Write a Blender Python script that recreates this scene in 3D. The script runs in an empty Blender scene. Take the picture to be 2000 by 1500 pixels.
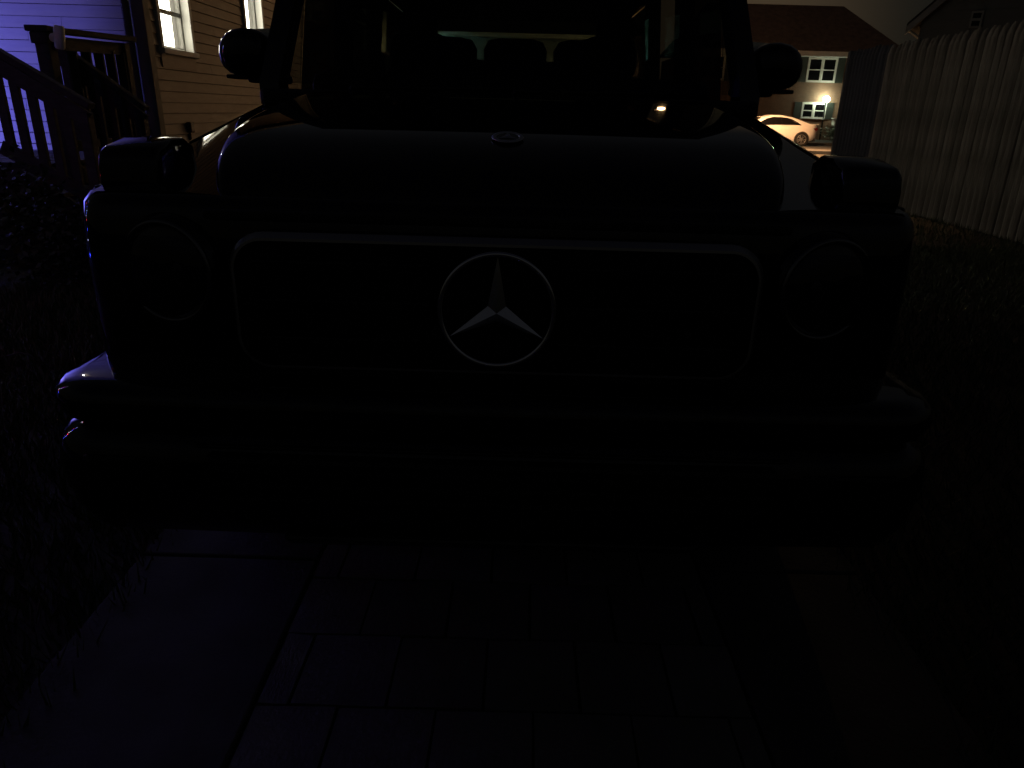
import bpy, bmesh, math, random
from mathutils import Vector, Matrix
random.seed(7)
sc = bpy.context.scene
col = sc.collection
PI = math.pi
def rad(a): return math.radians(a)

# ------------------------------------------------------------------ camera
CAM_H = 1.30
PITCH, ROLL, FPX = rad(21.0), rad(1.6), 1389.0
cd = bpy.data.cameras.new('camera'); cam = bpy.data.objects.new('camera', cd); col.objects.link(cam)
cd.sensor_width = 36; cd.lens = 36*FPX/2000; cd.clip_start = 0.05; cd.clip_end = 2000
cam.matrix_world = (Matrix.Translation((0, 0, CAM_H)) @ Matrix.Rotation(rad(90)-PITCH, 4, 'X') @ Matrix.Rotation(ROLL, 4, 'Z'))
sc.camera = cam

# ------------------------------------------------------------------ world: a light-polluted night sky
w = bpy.data.worlds.new('World'); sc.world = w; w.use_nodes = True
nt = w.node_tree; nt.nodes.clear()
def wn(t, **k):
    n = nt.nodes.new(t)
    for a, b in k.items(): setattr(n, a, b)
    return n
tc = wn('ShaderNodeTexCoord'); sep = wn('ShaderNodeSeparateXYZ')
nt.links.new(tc.outputs['Generated'], sep.inputs[0])
ramp = wn('ShaderNodeValToRGB')            # elevation: hazy low, grey cloud overhead
cr = ramp.color_ramp
cr.elements[0].position = 0.0; cr.elements[0].color = (.0075, .0068, .0048, 1)
cr.elements[1].position = 0.95; cr.elements[1].color = (.0022, .0022, .0036, 1)
e = cr.elements.new(0.14); e.color = (.0085, .0080, .0064, 1)
e = cr.elements.new(0.42); e.color = (.0125, .0130, .0145, 1)
e = cr.elements.new(0.68); e.color = (.0060, .0062, .0078, 1)
nt.links.new(sep.outputs['Z'], ramp.inputs[0])
dot = wn('ShaderNodeVectorMath', operation='DOT_PRODUCT')   # town glow beyond the street
g = Vector((0.10, 1.0, 0.06)).normalized(); dot.inputs[1].default_value = g
nt.links.new(tc.outputs['Generated'], dot.inputs[0])
mr = wn('ShaderNodeMapRange', interpolation_type='SMOOTHERSTEP')
mr.inputs['From Min'].default_value = 0.922; mr.inputs['From Max'].default_value = 1.0
nt.links.new(dot.outputs['Value'], mr.inputs['Value'])
glow = wn('ShaderNodeMix', data_type='RGBA', blend_type='ADD'); glow.inputs['Factor'].default_value = 1
gm = wn('ShaderNodeMix', data_type='RGBA'); gm.inputs['A'].default_value = (0, 0, 0, 1); gm.inputs['B'].default_value = (.046, .030, .0155, 1)
nt.links.new(mr.outputs[0], gm.inputs['Factor'])
nt.links.new(ramp.outputs[0], glow.inputs['A']); nt.links.new(gm.outputs['Result'], glow.inputs['B'])
cl = wn('ShaderNodeTexNoise'); cl.inputs['Scale'].default_value = 2.3; cl.inputs['Detail'].default_value = 4
cm = wn('ShaderNodeMapRange'); cm.inputs['To Min'].default_value = .75; cm.inputs['To Max'].default_value = 1.25
nt.links.new(tc.outputs['Generated'], cl.inputs['Vector']); nt.links.new(cl.outputs['Fac'], cm.inputs['Value'])
bg = wn('ShaderNodeBackground'); out = wn('ShaderNodeOutputWorld')
nt.links.new(glow.outputs['Result'], bg.inputs['Color']); nt.links.new(cm.outputs[0], bg.inputs['Strength'])
sky = wn('ShaderNodeTexSky', sky_type='NISHITA'); sky.sun_disc = False       # last trace of twilight
sky.sun_elevation = rad(-7); sky.sun_rotation = rad(200)
bg2 = wn('ShaderNodeBackground'); bg2.inputs['Strength'].default_value = 0.01
nt.links.new(sky.outputs[0], bg2.inputs['Color'])
add = wn('ShaderNodeAddShader'); nt.links.new(bg.outputs[0], add.inputs[0]); nt.links.new(bg2.outputs[0], add.inputs[1])
nt.links.new(add.outputs[0], out.inputs['Surface'])
vs = sc.view_settings; vs.view_transform = 'Standard'; vs.look = 'None'; vs.exposure = 0; vs.gamma = 1
sc.render.engine = 'CYCLES'
cy = sc.cycles; cy.use_denoising = True; cy.max_bounces = 8; cy.transparent_max_bounces = 16; cy.sample_clamp_indirect = 4; cy.use_light_tree = True
cy.caustics_reflective = False; cy.caustics_refractive = False

def ray(px, py):
    x, y = px-1000, py-750
    xt = x*math.cos(ROLL)+y*math.sin(ROLL); yt = -x*math.sin(ROLL)+y*math.cos(ROLL)
    a, b = xt/FPX, -yt/FPX
    return a, math.cos(PITCH)+b*math.sin(PITCH), b*math.cos(PITCH)-math.sin(PITCH)
def at(px, py, d):
    a, f, u = ray(px, py); return Vector((a/f*d, d, CAM_H+u/f*d))

# ------------------------------------------------------------------ materials
MATS = {}
def mat(name, color=(.5, .5, .5), rough=.5, metal=0., spec=.5, var=0., vscale=8., bump=0., bscale=60., coat=0., emit=None, estr=0., stretch=None, color2=None):
    m = bpy.data.materials.new(name); m.use_nodes = True; t = m.node_tree; b = t.nodes['Principled BSDF']
    b.inputs['Base Color'].default_value = (*color, 1); b.inputs['Roughness'].default_value = rough
    b.inputs['Metallic'].default_value = metal; b.inputs['Specular IOR Level'].default_value = spec
    if coat: b.inputs['Coat Weight'].default_value = coat; b.inputs['Coat Roughness'].default_value = .03
    if emit: b.inputs['Emission Color'].default_value = (*emit, 1); b.inputs['Emission Strength'].default_value = estr
    if var or bump:
        c = t.nodes.new('ShaderNodeTexCoord'); mp = t.nodes.new('ShaderNodeMapping')
        t.links.new(c.outputs['Object'], mp.inputs[0])
        if stretch: mp.inputs['Scale'].default_value = stretch
    if var:
        n = t.nodes.new('ShaderNodeTexNoise'); n.inputs['Scale'].default_value = vscale; n.inputs['Detail'].default_value = 6
        t.links.new(mp.outputs[0], n.inputs['Vector'])
        oi = t.nodes.new('ShaderNodeObjectInfo')
        r = t.nodes.new('ShaderNodeMapRange'); r.inputs['From Min'].default_value = .3; r.inputs['From Max'].default_value = .7
        t.links.new(n.outputs['Fac'], r.inputs['Value'])
        mx = t.nodes.new('ShaderNodeMix'); mx.data_type = 'RGBA'
        c2 = color2 or tuple(v*(1-var) for v in color)
        mx.inputs['A'].default_value = (*color, 1); mx.inputs['B'].default_value = (*c2, 1)
        t.links.new(r.outputs[0], mx.inputs['Factor'])
        hv = t.nodes.new('ShaderNodeHueSaturation')
        vr = t.nodes.new('ShaderNodeMapRange'); vr.inputs['To Min'].default_value = 1-var*.45; vr.inputs['To Max'].default_value = 1+var*.45
        t.links.new(oi.outputs['Random'], vr.inputs['Value']); t.links.new(vr.outputs[0], hv.inputs['Value'])
        t.links.new(mx.outputs['Result'], hv.inputs['Color']); t.links.new(hv.outputs[0], b.inputs['Base Color'])
        rr = t.nodes.new('ShaderNodeMapRange'); rr.inputs['To Min'].default_value = max(.02, rough*.85); rr.inputs['To Max'].default_value = min(1, rough*1.15)
        t.links.new(n.outputs['Fac'], rr.inputs['Value']); t.links.new(rr.outputs[0], b.inputs['Roughness'])
    if bump:
        n2 = t.nodes.new('ShaderNodeTexNoise'); n2.inputs['Scale'].default_value = bscale; n2.inputs['Detail'].default_value = 5
        t.links.new(mp.outputs[0], n2.inputs['Vector'])
        bp = t.nodes.new('ShaderNodeBump'); bp.inputs['Strength'].default_value = bump; bp.inputs['Distance'].default_value = .01
        t.links.new(n2.outputs['Fac'], bp.inputs['Height']); t.links.new(bp.outputs[0], b.inputs['Normal'])
    MATS[name] = m
    return m
def glass_mat(name, tint=(1, 1, 1), refl=1.0):
    m = bpy.data.materials.new(name); m.use_nodes = True; t = m.node_tree; t.nodes.clear()
    o = t.nodes.new('ShaderNodeOutputMaterial'); mx = t.nodes.new('ShaderNodeMixShader')
    tr = t.nodes.new('ShaderNodeBsdfTransparent'); tr.inputs[0].default_value = (*tint, 1)
    gl = t.nodes.new('ShaderNodeBsdfGlossy'); gl.inputs['Roughness'].default_value = .02
    ge = t.nodes.new('ShaderNodeNewGeometry'); dt = t.nodes.new('ShaderNodeVectorMath'); dt.operation = 'DOT_PRODUCT'
    t.links.new(ge.outputs['Normal'], dt.inputs[0]); t.links.new(ge.outputs['Incoming'], dt.inputs[1])
    def mth(op, a, b=None):
        n = t.nodes.new('ShaderNodeMath'); n.operation = op
        for i, v in enumerate((a, b)):
            if v is None: continue
            if isinstance(v, (int, float)): n.inputs[i].default_value = v
            else: t.links.new(v, n.inputs[i])
        return n.outputs[0]
    fc = mth('ADD', mth('MULTIPLY', mth('POWER', mth('SUBTRACT', 1.0, mth('ABSOLUTE', dt.outputs['Value'])), 5.0), .96), .04)
    t.links.new(fc, mx.inputs[0]); t.links.new(tr.outputs[0], mx.inputs[1]); t.links.new(gl.outputs[0], mx.inputs[2])
    t.links.new(mx.outputs[0], o.inputs[0]); MATS[name] = m
    return m
def emit_mat(name, c, s):
    m = bpy.data.materials.new(name); m.use_nodes = True; t = m.node_tree; t.nodes.clear()
    o = t.nodes.new('ShaderNodeOutputMaterial'); em = t.nodes.new('ShaderNodeEmission')
    em.inputs[0].default_value = (*c, 1); em.inputs[1].default_value = s; t.links.new(em.outputs[0], o.inputs[0]); MATS[name] = m
    return m
def brick_mat(name, c1, c2, mortar):
    m = mat(name, c1, .85); t = m.node_tree; b = t.nodes['Principled BSDF']
    c = t.nodes.new('ShaderNodeTexCoord'); mp = t.nodes.new('ShaderNodeMapping'); mp.inputs['Rotation'].default_value = (rad(90), 0, 0)
    br = t.nodes.new('ShaderNodeTexBrick'); br.inputs['Color1'].default_value = (*c1, 1); br.inputs['Color2'].default_value = (*c2, 1); br.inputs['Mortar'].default_value = (*mortar, 1)
    br.inputs['Scale'].default_value = 1; br.inputs['Brick Width'].default_value = .21; br.inputs['Row Height'].default_value = .075; br.inputs['Mortar Size'].default_value = .008
    t.links.new(c.outputs['Object'], mp.inputs[0]); t.links.new(mp.outputs[0], br.inputs['Vector'])
    n = t.nodes.new('ShaderNodeTexNoise'); n.inputs['Scale'].default_value = .7; n.inputs['Detail'].default_value = 5; t.links.new(c.outputs['Object'], n.inputs['Vector'])
    hv = t.nodes.new('ShaderNodeHueSaturation'); r = t.nodes.new('ShaderNodeMapRange'); r.inputs['To Min'].default_value = .6; r.inputs['To Max'].default_value = 1.4
    t.links.new(n.outputs['Fac'], r.inputs['Value']); t.links.new(r.outputs[0], hv.inputs['Value']); t.links.new(br.outputs['Color'], hv.inputs['Color'])
    t.links.new(hv.outputs[0], b.inputs['Base Color'])
    return m

mat('soil', (.045, .04, .028), .95, var=.5, vscale=3, bump=.5, bscale=30)
mat('grass', (.045, .062, .022), .7, var=.5, vscale=2, color2=(.07, .07, .03))
mat('concrete', (.060, .061, .060), .85, var=.45, vscale=5, bump=.25, bscale=90)
mat('paver', (.135, .133, .127), .85, var=.35, vscale=6, bump=.35, bscale=70)
mat('joint_sand', (.06, .055, .045), .95, var=.3)
mat('asphalt', (.06, .057, .053), .85, var=.3, vscale=4, bump=.3, bscale=50)
mat('siding', (.36, .275, .205), .55, var=.16, vscale=5, bump=.08, bscale=40, stretch=(1, 1, 6))
mat('trim_white', (.72, .71, .67), .5, var=.1, vscale=6)
mat('trim_dark', (.13, .12, .10), .6, var=.2)
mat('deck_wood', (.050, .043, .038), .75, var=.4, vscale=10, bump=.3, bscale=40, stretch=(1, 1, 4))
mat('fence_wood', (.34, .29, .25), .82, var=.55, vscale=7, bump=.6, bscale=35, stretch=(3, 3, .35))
mat('fence_shade', (.10, .10, .125), .85, var=.4, vscale=7, bump=.5, bscale=35, stretch=(3, 3, .35))  # darker copy of the fence wood, the panel's shade put into the colour
mat('car_black', (.0045, .0045, .007), .3, spec=.0, coat=1.0)
mat('car_gloss_trim', (.004, .004, .006), .3, spec=.0, coat=.9)
mat('grille_black', (.004, .004, .0045), .45, spec=.25)
mat('plastic_black', (.010, .010, .011), .55, spec=.35, bump=.1, bscale=300)
mat('rubber', (.012, .012, .012), .85, spec=.3, bump=.2, bscale=120)
mat('interior', (.012, .011, .011), .8, spec=.2, bump=.2, bscale=150)
mat('chrome', (.72, .73, .76), .2, metal=1)
mat('badge_satin', (.62, .63, .66), .5, metal=1)
mat('border_satin', (.5, .5, .5), .38, metal=1)
mat('ring_dark', (.16, .16, .165), .22, metal=1)
mat('reflector', (.10, .10, .11), .25, metal=1)
mat('alloy', (.6, .6, .6), .35, metal=1)
mat('dark_alloy', (.035, .035, .038), .35, metal=.8)
mat('white_paint', (.80, .79, .77), .25, coat=.6)
mat('car_glass_dark', (.006, .006, .007), .05, spec=.6)
mat('tail_red', (.18, .012, .010), .2)
mat('shutter', (.028, .035, .028), .6, var=.2)
mat('roof_brown', (.21, .155, .125), .9, var=.4, vscale=3, bump=.6, bscale=12)
mat('roof_grey', (.045, .045, .045), .9, var=.3, vscale=3, bump=.6, bscale=12)
mat('siding_grey', (.16, .17, .16), .7, var=.15, vscale=2)
mat('siding_pale', (.30, .32, .31), .6, var=.15, vscale=2)
mat('white_plastic', (.80, .80, .80), .35)
mat('metal_dark', (.03, .03, .03), .45, metal=.6)
mat('leaf_dark', (.030, .045, .020), .6, var=.5, vscale=4, color2=(.05, .06, .025))
mat('bark', (.06, .045, .035), .9, var=.4, bump=.5, bscale=30)
mat('curtain', (.55, .53, .47), .9)
mat('blind_glow', (.7, .68, .6), .9, emit=(1.0, .95, .76), estr=8.0)
mat('curtain_glow', (.45, .43, .38), .9, emit=(1.0, .93, .76), estr=.22)  # weak glow put into the cloth for light coming through it
mat('room_dark', (.03, .028, .024), .9)
mat('cable_green', (.02, .04, .02), .5)
mat('sash_dark', (.09, .09, .08), .5)
glass_mat('glass'); glass_mat('glass_car', (.50, .53, .52)); glass_mat('glass_tint', (.36, .36, .36)); glass_mat('glass_rear', (.10, .15, .14)); glass_mat('glass_dark', (.02, .02, .02))
brick_mat('brick', (.20, .105, .062), (.155, .08, .048), (.18, .135, .10))
brick_mat('brick_pale', (.24, .19, .15), (.2, .16, .12), (.24, .22, .2))
emit_mat('sodium', (1.0, .50, .21), 26000)
emit_mat('sodium_dim', (1.0, .56, .23), 330); emit_mat('warm_flood', (1.0, .54, .26), 2300)
emit_mat('post_bulb', (.86, 1.0, .72), 75)
emit_mat('porch_bulb', (.62, 1.0, .86), 420)
emit_mat('blue_flood', (.150, .165, 1.12), 33000)
emit_mat('white_flood', (.95, 1.0, .95), 130)
emit_mat('led_red', (1, .03, .05), 230); emit_mat('led_blue', (.03, .05, 1), 260); emit_mat('led_white', (.75, .82, 1), 130)

# ------------------------------------------------------------------ mesh helpers
class MB:
    def __init__(s): s.v = []; s.f = []
    def add(s, vs, fs):
        o = len(s.v); s.v += [tuple(p) for p in vs]; s.f += [tuple(i+o for i in q) for q in fs]; return s
    def box(s, x0, x1, y0, y1, z0, z1, M=None):
        v = [Vector((x, y, z)) for z in (z0, z1) for y in (y0, y1) for x in (x0, x1)]
        if M is not None: v = [M @ p for p in v]
        return s.add(v, [(0, 2, 3, 1), (4, 5, 7, 6), (0, 1, 5, 4), (2, 6, 7, 3), (0, 4, 6, 2), (1, 3, 7, 5)])
    def bar(s, a, b, wx, wz, up=(0, 0, 1)):
        a, b = Vector(a), Vector(b); d = (b-a); L = d.length; d.normalize()
        u = Vector(up); sx = d.cross(u)
        if sx.length < 1e-4: sx = Vector((1, 0, 0))
        sx.normalize(); uz = sx.cross(d)
        v = [p+sx*i*wx/2+uz*j*wz/2 for p in (a, b) for i, j in ((-1, -1), (1, -1), (1, 1), (-1, 1))]
        return s.add(v, [(0, 3, 2, 1), (4, 5, 6, 7), (0, 1, 5, 4), (1, 2, 6, 5), (2, 3, 7, 6), (3, 0, 4, 7)])
    def tube(s, pts, r, n=8, cap=True):
        pts = [Vector(p) for p in pts]; rings = []
        rs = r if isinstance(r, (list, tuple)) else [r]*len(pts)
        for i, p in enumerate(pts):
            d = (pts[min(i+1, len(pts)-1)]-pts[max(i-1, 0)]).normalized()
            u = Vector((0, 0, 1)) if abs(d.z) < .9 else Vector((1, 0, 0))
            a = d.cross(u).normalized(); b = a.cross(d)
            rings.append([p+(a*math.cos(2*PI*k/n)+b*math.sin(2*PI*k/n))*rs[i] for k in range(n)])
        return s.loft(rings, closed=True, cap=cap)
    def loft(s, rings, closed=True, cap=False):
        n = len(rings[0]); v = [p for r in rings for p in r]; f = []
        m = n if closed else n-1
        for i in range(len(rings)-1):
            for k in range(m):
                k2 = (k+1) % n; f.append((i*n+k, i*n+k2, (i+1)*n+k2, (i+1)*n+k))
        if cap: f.append(tuple(range(n))[::-1]); f.append(tuple(range((len(rings)-1)*n, len(rings)*n)))
        return s.add(v, f)
    def lathe(s, prof, n=24, M=None):     # prof: (r, h) about local z
        M = M or Matrix()
        rings = [[M @ Vector((r*math.cos(2*PI*k/n), r*math.sin(2*PI*k/n), h)) for k in range(n)] for r, h in prof]
        return s.loft(rings, closed=True, cap=False)
    def disc(s, r, h=0, n=24, M=None):
        M = M or Matrix(); return s.add([M @ Vector((r*math.cos(2*PI*k/n), r*math.sin(2*PI*k/n), h)) for k in range(n)], [tuple(range(n))])
    def torus(s, R, r, n=48, m=8, M=None):
        M = M or Matrix()
        rings = [[M @ Vector(((R+r*math.cos(2*PI*j/m))*math.cos(2*PI*k/n), (R+r*math.cos(2*PI*j/m))*math.sin(2*PI*k/n), r*math.sin(2*PI*j/m))) for j in range(m)] for k in range(n)]
        rings.append(rings[0]); return s.loft(rings, closed=True)
    def sphere(s, c, r, n=10, m=6, sc3=(1, 1, 1)):
        rings = []
        for i in range(m+1):
            t = PI*(i/m); rr = max(math.sin(t), 1e-3)
            rings.append([Vector(c)+Vector((r*rr*math.cos(2*PI*k/n)*sc3[0], r*rr*math.sin(2*PI*k/n)*sc3[1], r*math.cos(t)*sc3[2])) for k in range(n)])
        return s.loft(rings)
    def prism(s, poly, y0, y1, axis='y'):   # poly of (x,z) extruded along y; axis 'x': poly of (y,z) extruded along x
        n = len(poly)
        mk = (lambda a, b, t: (a, t, b)) if axis == 'y' else ((lambda a, b, t: (t, a, b)) if axis == 'x' else (lambda a, b, t: (a, b, t)))
        v = [mk(a, b, y0) for a, b in poly]+[mk(a, b, y1) for a, b in poly]
        f = [tuple(range(n)), tuple(range(n, 2*n))[::-1]]+[(i, (i+1) % n+0, (i+1) % n+n, i+n) for i in range(n)]
        return s.add(v, f)
    def mesh(s, name, smooth=False):
        me = bpy.data.meshes.new(name); me.from_pydata(s.v, [], s.f); me.validate()
        bm = bmesh.new(); bm.from_mesh(me); bmesh.ops.recalc_face_normals(bm, faces=bm.faces); bm.to_mesh(me); bm.free()
        if smooth:
            me.polygons.foreach_set('use_smooth', [True]*len(me.polygons))
        return me
    def build(s, name, m, parent=None, smooth=False, bevel=0., angle=None):
        o = bpy.data.objects.new(name, s.mesh(name, smooth)); col.objects.link(o)
        o.data.materials.append(MATS[m]); o.parent = parent
        if bevel:
            b = o.modifiers.new('bevel', 'BEVEL'); b.width = bevel; b.segments = 2; b.limit_method = 'ANGLE'
        if smooth and angle:
            o.data.set_sharp_from_angle(angle=rad(angle))
        return o
def tag(o, label, cat=None, group=None, kind=None):
    if label: o['label'] = label
    if cat: o['category'] = cat
    if group: o['group'] = group
    if kind: o['kind'] = kind
    return o
def thing(name, loc=(0, 0, 0), rz=0, label=None, cat=None, group=None):
    o = bpy.data.objects.new(name, None); o.empty_display_size = .2; col.objects.link(o); o.location = loc; o.rotation_euler = (0, 0, rz)
    return tag(o, label, cat, group)
def inst(name, me, m, parent, loc=(0, 0, 0), rot=(0, 0, 0), scale=(1, 1, 1)):
    o = bpy.data.objects.new(name, me); col.objects.link(o); o.parent = parent
    if not me.materials: me.materials.append(MATS[m])
    o.location = loc; o.rotation_euler = rot; o.scale = scale; return o
def struct(o): o['kind'] = 'structure'; return o
def interp(tab, x):
    if x <= tab[0][0]: return tab[0][1]
    for (a, b), (c, d) in zip(tab, tab[1:]):
        if x <= c: return b+(d-b)*(x-a)/(c-a)
    return tab[-1][1]

# ================================================================== ground, driveway, street
def sheet(name, x0, x1, y0, y1, z, m, thick=None):
    mb = MB()
    if thick: mb.box(x0, x1, y0, y1, z-thick, z)
    else: mb.add([(x0, y0, z), (x1, y0, z), (x1, y1, z), (x0, y1, z)], [(0, 1, 2, 3)])
    return mb.build(name, m)
lawn = struct(sheet('lawn', -400, 400, -300, 700, 0, 'soil'))
drive = struct(sheet('driveway', -1.10, 1.06, -3, 30, .006, 'joint_sand'))
STRIP = [(-1.10, -.565), (.575, 1.06)]
for x0, x1 in STRIP:
    for k in range(14):
        MB().box(x0+.004, x1-.004, -3+k*2.4+.006, -3+(k+1)*2.4-.006 if k < 13 else 30, .008, .030).build('concrete_slab', 'concrete', drive, bevel=.006)
pv = MB().box(-.1065, .1065, -.1135, .1135, 0, .022)
pvm = []
for k in range(4):
    q = MB(); rr = random.Random(k)
    q.v = [(x+rr.uniform(-.003, .003), y+rr.uniform(-.003, .003), z+(rr.uniform(-.002, .002) if z > 0 else 0)) for x, y, z in pv.v]; q.f = pv.f
    pvm.append(q.mesh('paver'))
for r in range(-16, 26):
    y = 1.239+.235*r+.1175
    off = -.154 if r % 2 else -.045
    for c in range(-3, 5):
        x = off+.221*c+.1105
        lo, hi = max(x-.1105, -.562), min(x+.1105, .572)
        if hi-lo < .04: continue
        sx = (hi-lo-.008)/.213
        inst('paver', random.choice(pvm), 'paver', drive, ((lo+hi)/2, y, .008), (random.uniform(-.004, .004), random.uniform(-.004, .004), random.uniform(-.006, .006)), (sx, 1, 1))
street = struct(sheet('street', -200, 200, 31.6, 40.4, .006, 'asphalt'))
side1 = struct(MB().box(-200, 200, 30.0, 31.6, -.05, .13).build('sidewalk', 'concrete', bevel=.02))
side2 = struct(MB().box(-200, 200, 40.4, 41.9, -.05, .13).build('sidewalk', 'concrete', bevel=.02))

# grass blades (uncountable)
gv, gf = [], []
rg = random.Random(3)
def blades(n, x0, x1, y0, y1, h0, h1):
    for _ in range(n):
        x, y = rg.uniform(x0, x1), rg.uniform(y0, y1)
        if -1.06+rg.gauss(0, .05) < x < 1.02+rg.gauss(0, .05): continue
        a = rg.uniform(0, 2*PI); h = rg.uniform(h0, h1); wd = rg.uniform(.002, .0045)*(1+y*.12); ln = rg.uniform(.1, .8)*h; b = rg.uniform(0, 2*PI)
        i = len(gv)
        gv.extend([(x-wd*math.cos(a), y-wd*math.sin(a), -.002), (x+wd*math.cos(a), y+wd*math.sin(a), -.002), (x+ln*math.cos(b), y+ln*math.sin(b), h+(.02 if abs(x) < 1.1 else 0))])
        gf.append((i, i+1, i+2))
blades(64000, -3.6, -.98, -1.5, 7.5, .03, .09)
blades(54000, .94, 5.95, -1.5, 8, .03, .09)
blades(12000, .98, 5.95, 8, 16, .04, .10)
blades(9000, -3.6, -1.0, 7.5, 16, .04, .10)
me = bpy.data.meshes.new('lawn_grass'); me.from_pydata(gv, [], gf); me.materials.append(MATS['grass'])
go = bpy.data.objects.new('lawn_grass', me); col.objects.link(go)
tag(go, 'short dark grass on both sides of the driveway', 'grass', kind='stuff')

# ================================================================== left house (clapboards, lit windows)
HX, HY = -3.72, 7.76           # the corner of the house nearest the car
house = thing('clapboard_house', (HX, HY, 0), 0, 'clapboard house on the left with two lit windows beside the black car', 'house')
EH, HW, HD = 5.3, 7.5, 9.5
MB().box(-HW, -.055, .055, HD, 0, EH).build('wall_core', 'room_dark', house)
EX = .108
wins = [(.30, 1.00, 1.82, 3.25), (2.80, 3.46, 1.82, 3.25)]      # y0,y1,z0,z1 along the side wall
def subtract(a, b, cuts):
    segs = [(a, b)]
    for c, d in cuts:
        ns = []
        for p, q in segs:
            if d <= p or c >= q: ns.append((p, q)); continue
            if c > p: ns.append((p, c))
            if d < q: ns.append((d, q))
        segs = ns
    return segs
n = int(EH/EX)
for k in range(n):
    z0 = .32+k*EX
    if z0 > EH-.1: break
    # front wall, facing the yard (-y)
    xj = random.uniform(-2.6, -.5)
    for a, b in ((-HW, xj-.0015), (xj+.0015, -.085)):
        dz = random.uniform(-.0015, .0015)
        MB().prism([(-.022, z0+dz), (-.006, z0+EX-.004), (.05, z0+EX-.004), (.05, z0+dz)], a, b, 'x').build('clapboard', 'siding', house)
    cuts = [(a-.07, b+.07) for a, b, c, d in wins if c-.08 < z0+EX and d+.08 > z0]
    yj = random.uniform(1.2, 7.5)
    for a, b in subtract(.085, HD, cuts+[(yj-.0015, yj+.0015)]):
        MB().prism([(.022, z0), (.006, z0+EX-.004), (-.05, z0+EX-.004), (-.05, z0)], a, b, 'y').build('clapboard', 'siding', house)
MB().box(-HW, -.01, -.012, .05, -.1, .31).build('foundation', 'concrete', house)
MB().box(-.05, -.003, .05, HD, -.1, .31).build('foundation', 'concrete', house)
MB().box(-.085, .034, -.034, .085, .2, EH).build('corner_board', 'trim_dark', house, bevel=.006)
# rainwater downpipe at the corner
dp = MB().tube([(-.12, -.07, .25), (-.12, -.07, 4.9), (-.12, -.25, 5.15)], .038, 10).build('downpipe', 'trim_dark', house, smooth=True)
for z in (1.0, 2.6, 4.2): MB().box(-.17, -.07, -.112, -.024, z, z+.03).build('pipe_bracket', 'trim_dark', dp)
for i, (a, b, c, d) in enumerate(wins):
    wr = MB().box(-.05, .045, b+.002, b+.068, c-.07, d+.07).box(-.05, .045, a-.068, a-.002, c-.07, d+.07).box(-.05, .042, a-.066, b+.066, d+.002, d+.068).build('window', 'trim_white', house, bevel=.006)
    MB().box(-.05, .075, a-.075, b+.075, c-.06, c-.004).build('sill', 'trim_white', wr, bevel=.008)
    J = .12
    MB().box(-J, -.052, b-.03, b, c, d).box(-J, -.052, a, a+.03, c, d).box(-J, -.052, a+.03, b-.03, d-.03, d).box(-J, -.052, a+.03, b-.03, c, c+.03).build('jamb', 'trim_white', wr)
    zm = c+.36
    MB().box(-.075, -.045, a+.03, b-.03, zm-.022, zm+.022).build('meeting_rail', 'sash_dark', wr, bevel=.004)
    if i == 1: MB().box(-.075, -.05, a+.03, b-.03, c+.20, c+.225).build('muntin', 'sash_dark', wr)
    MB().box(-.068, -.060, a+.03, b-.03, c+.03, zm-.024).build('pane', 'glass', wr)
    MB().box(-.068, -.060, a+.03, b-.03, zm+.024, d-.03).build('pane', 'glass', wr)
    # blind and side curtain glow themselves, standing in for room light behind
    MB().box(-.112, -.104, a+.031, b-.135, c+.031, d-.031).build('glowing_blind', 'blind_glow', wr)
    pts = [(-.106+.007*math.sin(k*1.9), b-.138+k*.0056) for k in range(20)]
    MB().loft([[Vector((x, y, z)) for x, y in pts] for z in (c+.031, d-.031)], closed=False).build('curtain', 'curtain_glow', wr)
    MB().box(-.05, .028, a-.065, b+.065, c-.19, c-.062).build('apron', 'siding', wr)
    MB().box(-.05, .028, a-.065, b+.065, d+.072, d+.185).build('header_board', 'siding', wr)
    MB().box(-.6, -.21, a-.2, b+.2, c-.2, d+.2).build('window_recess', 'room_dark', wr)
# open the core behind the windows
core = [o for o in house.children if o.name.startswith('wall_core')][0]
cb = MB().box(-HW, -.65, .055, HD, 0, EH)
for p, q in subtract(.055, HD, [(a-.21, b+.21) for a, b, c, d in wins]): cb.box(-.649, -.055, p, q, 0, EH)
for a, b, c, d in wins: cb.box(-.649, -.055, a-.209, b+.209, 0, c-.202).box(-.649, -.055, a-.209, b+.209, d+.202, EH)
core.data = cb.mesh('wall_core'); core.data.materials.append(MATS['room_dark'])
rf = MB()
rf.add([(-HW-.3, -.45, EH), (.35, -.45, EH), (.35, HD+.4, EH), (-HW-.3, HD+.4, EH), (-HW/2, 2.6, EH+2.6), (-HW/2, HD-2.6, EH+2.6)],
       [(0, 1, 4), (1, 2, 5, 4), (2, 3, 5), (3, 0, 4, 5), (0, 3, 2, 1)])
rf.build('roof', 'roof_grey', house)
MB().box(-HW-.3, .36, -.47, -.45, EH-.16, EH+.02).box(.35, .37, -.45, HD+.4, EH-.16, EH+.02).build('fascia', 'trim_white', house)

# hose bib / meter box low on the side wall
mt = MB().box(.0, .07, .62, .72, .98, 1.09).box(.0, .04, .655, .685, .3, .98).build('utility_box', 'metal_dark', bevel=.012)
mt.location = (HX, HY, 0); tag(mt, 'small dark utility box low on the brown clapboard side wall', 'utility box')

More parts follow.
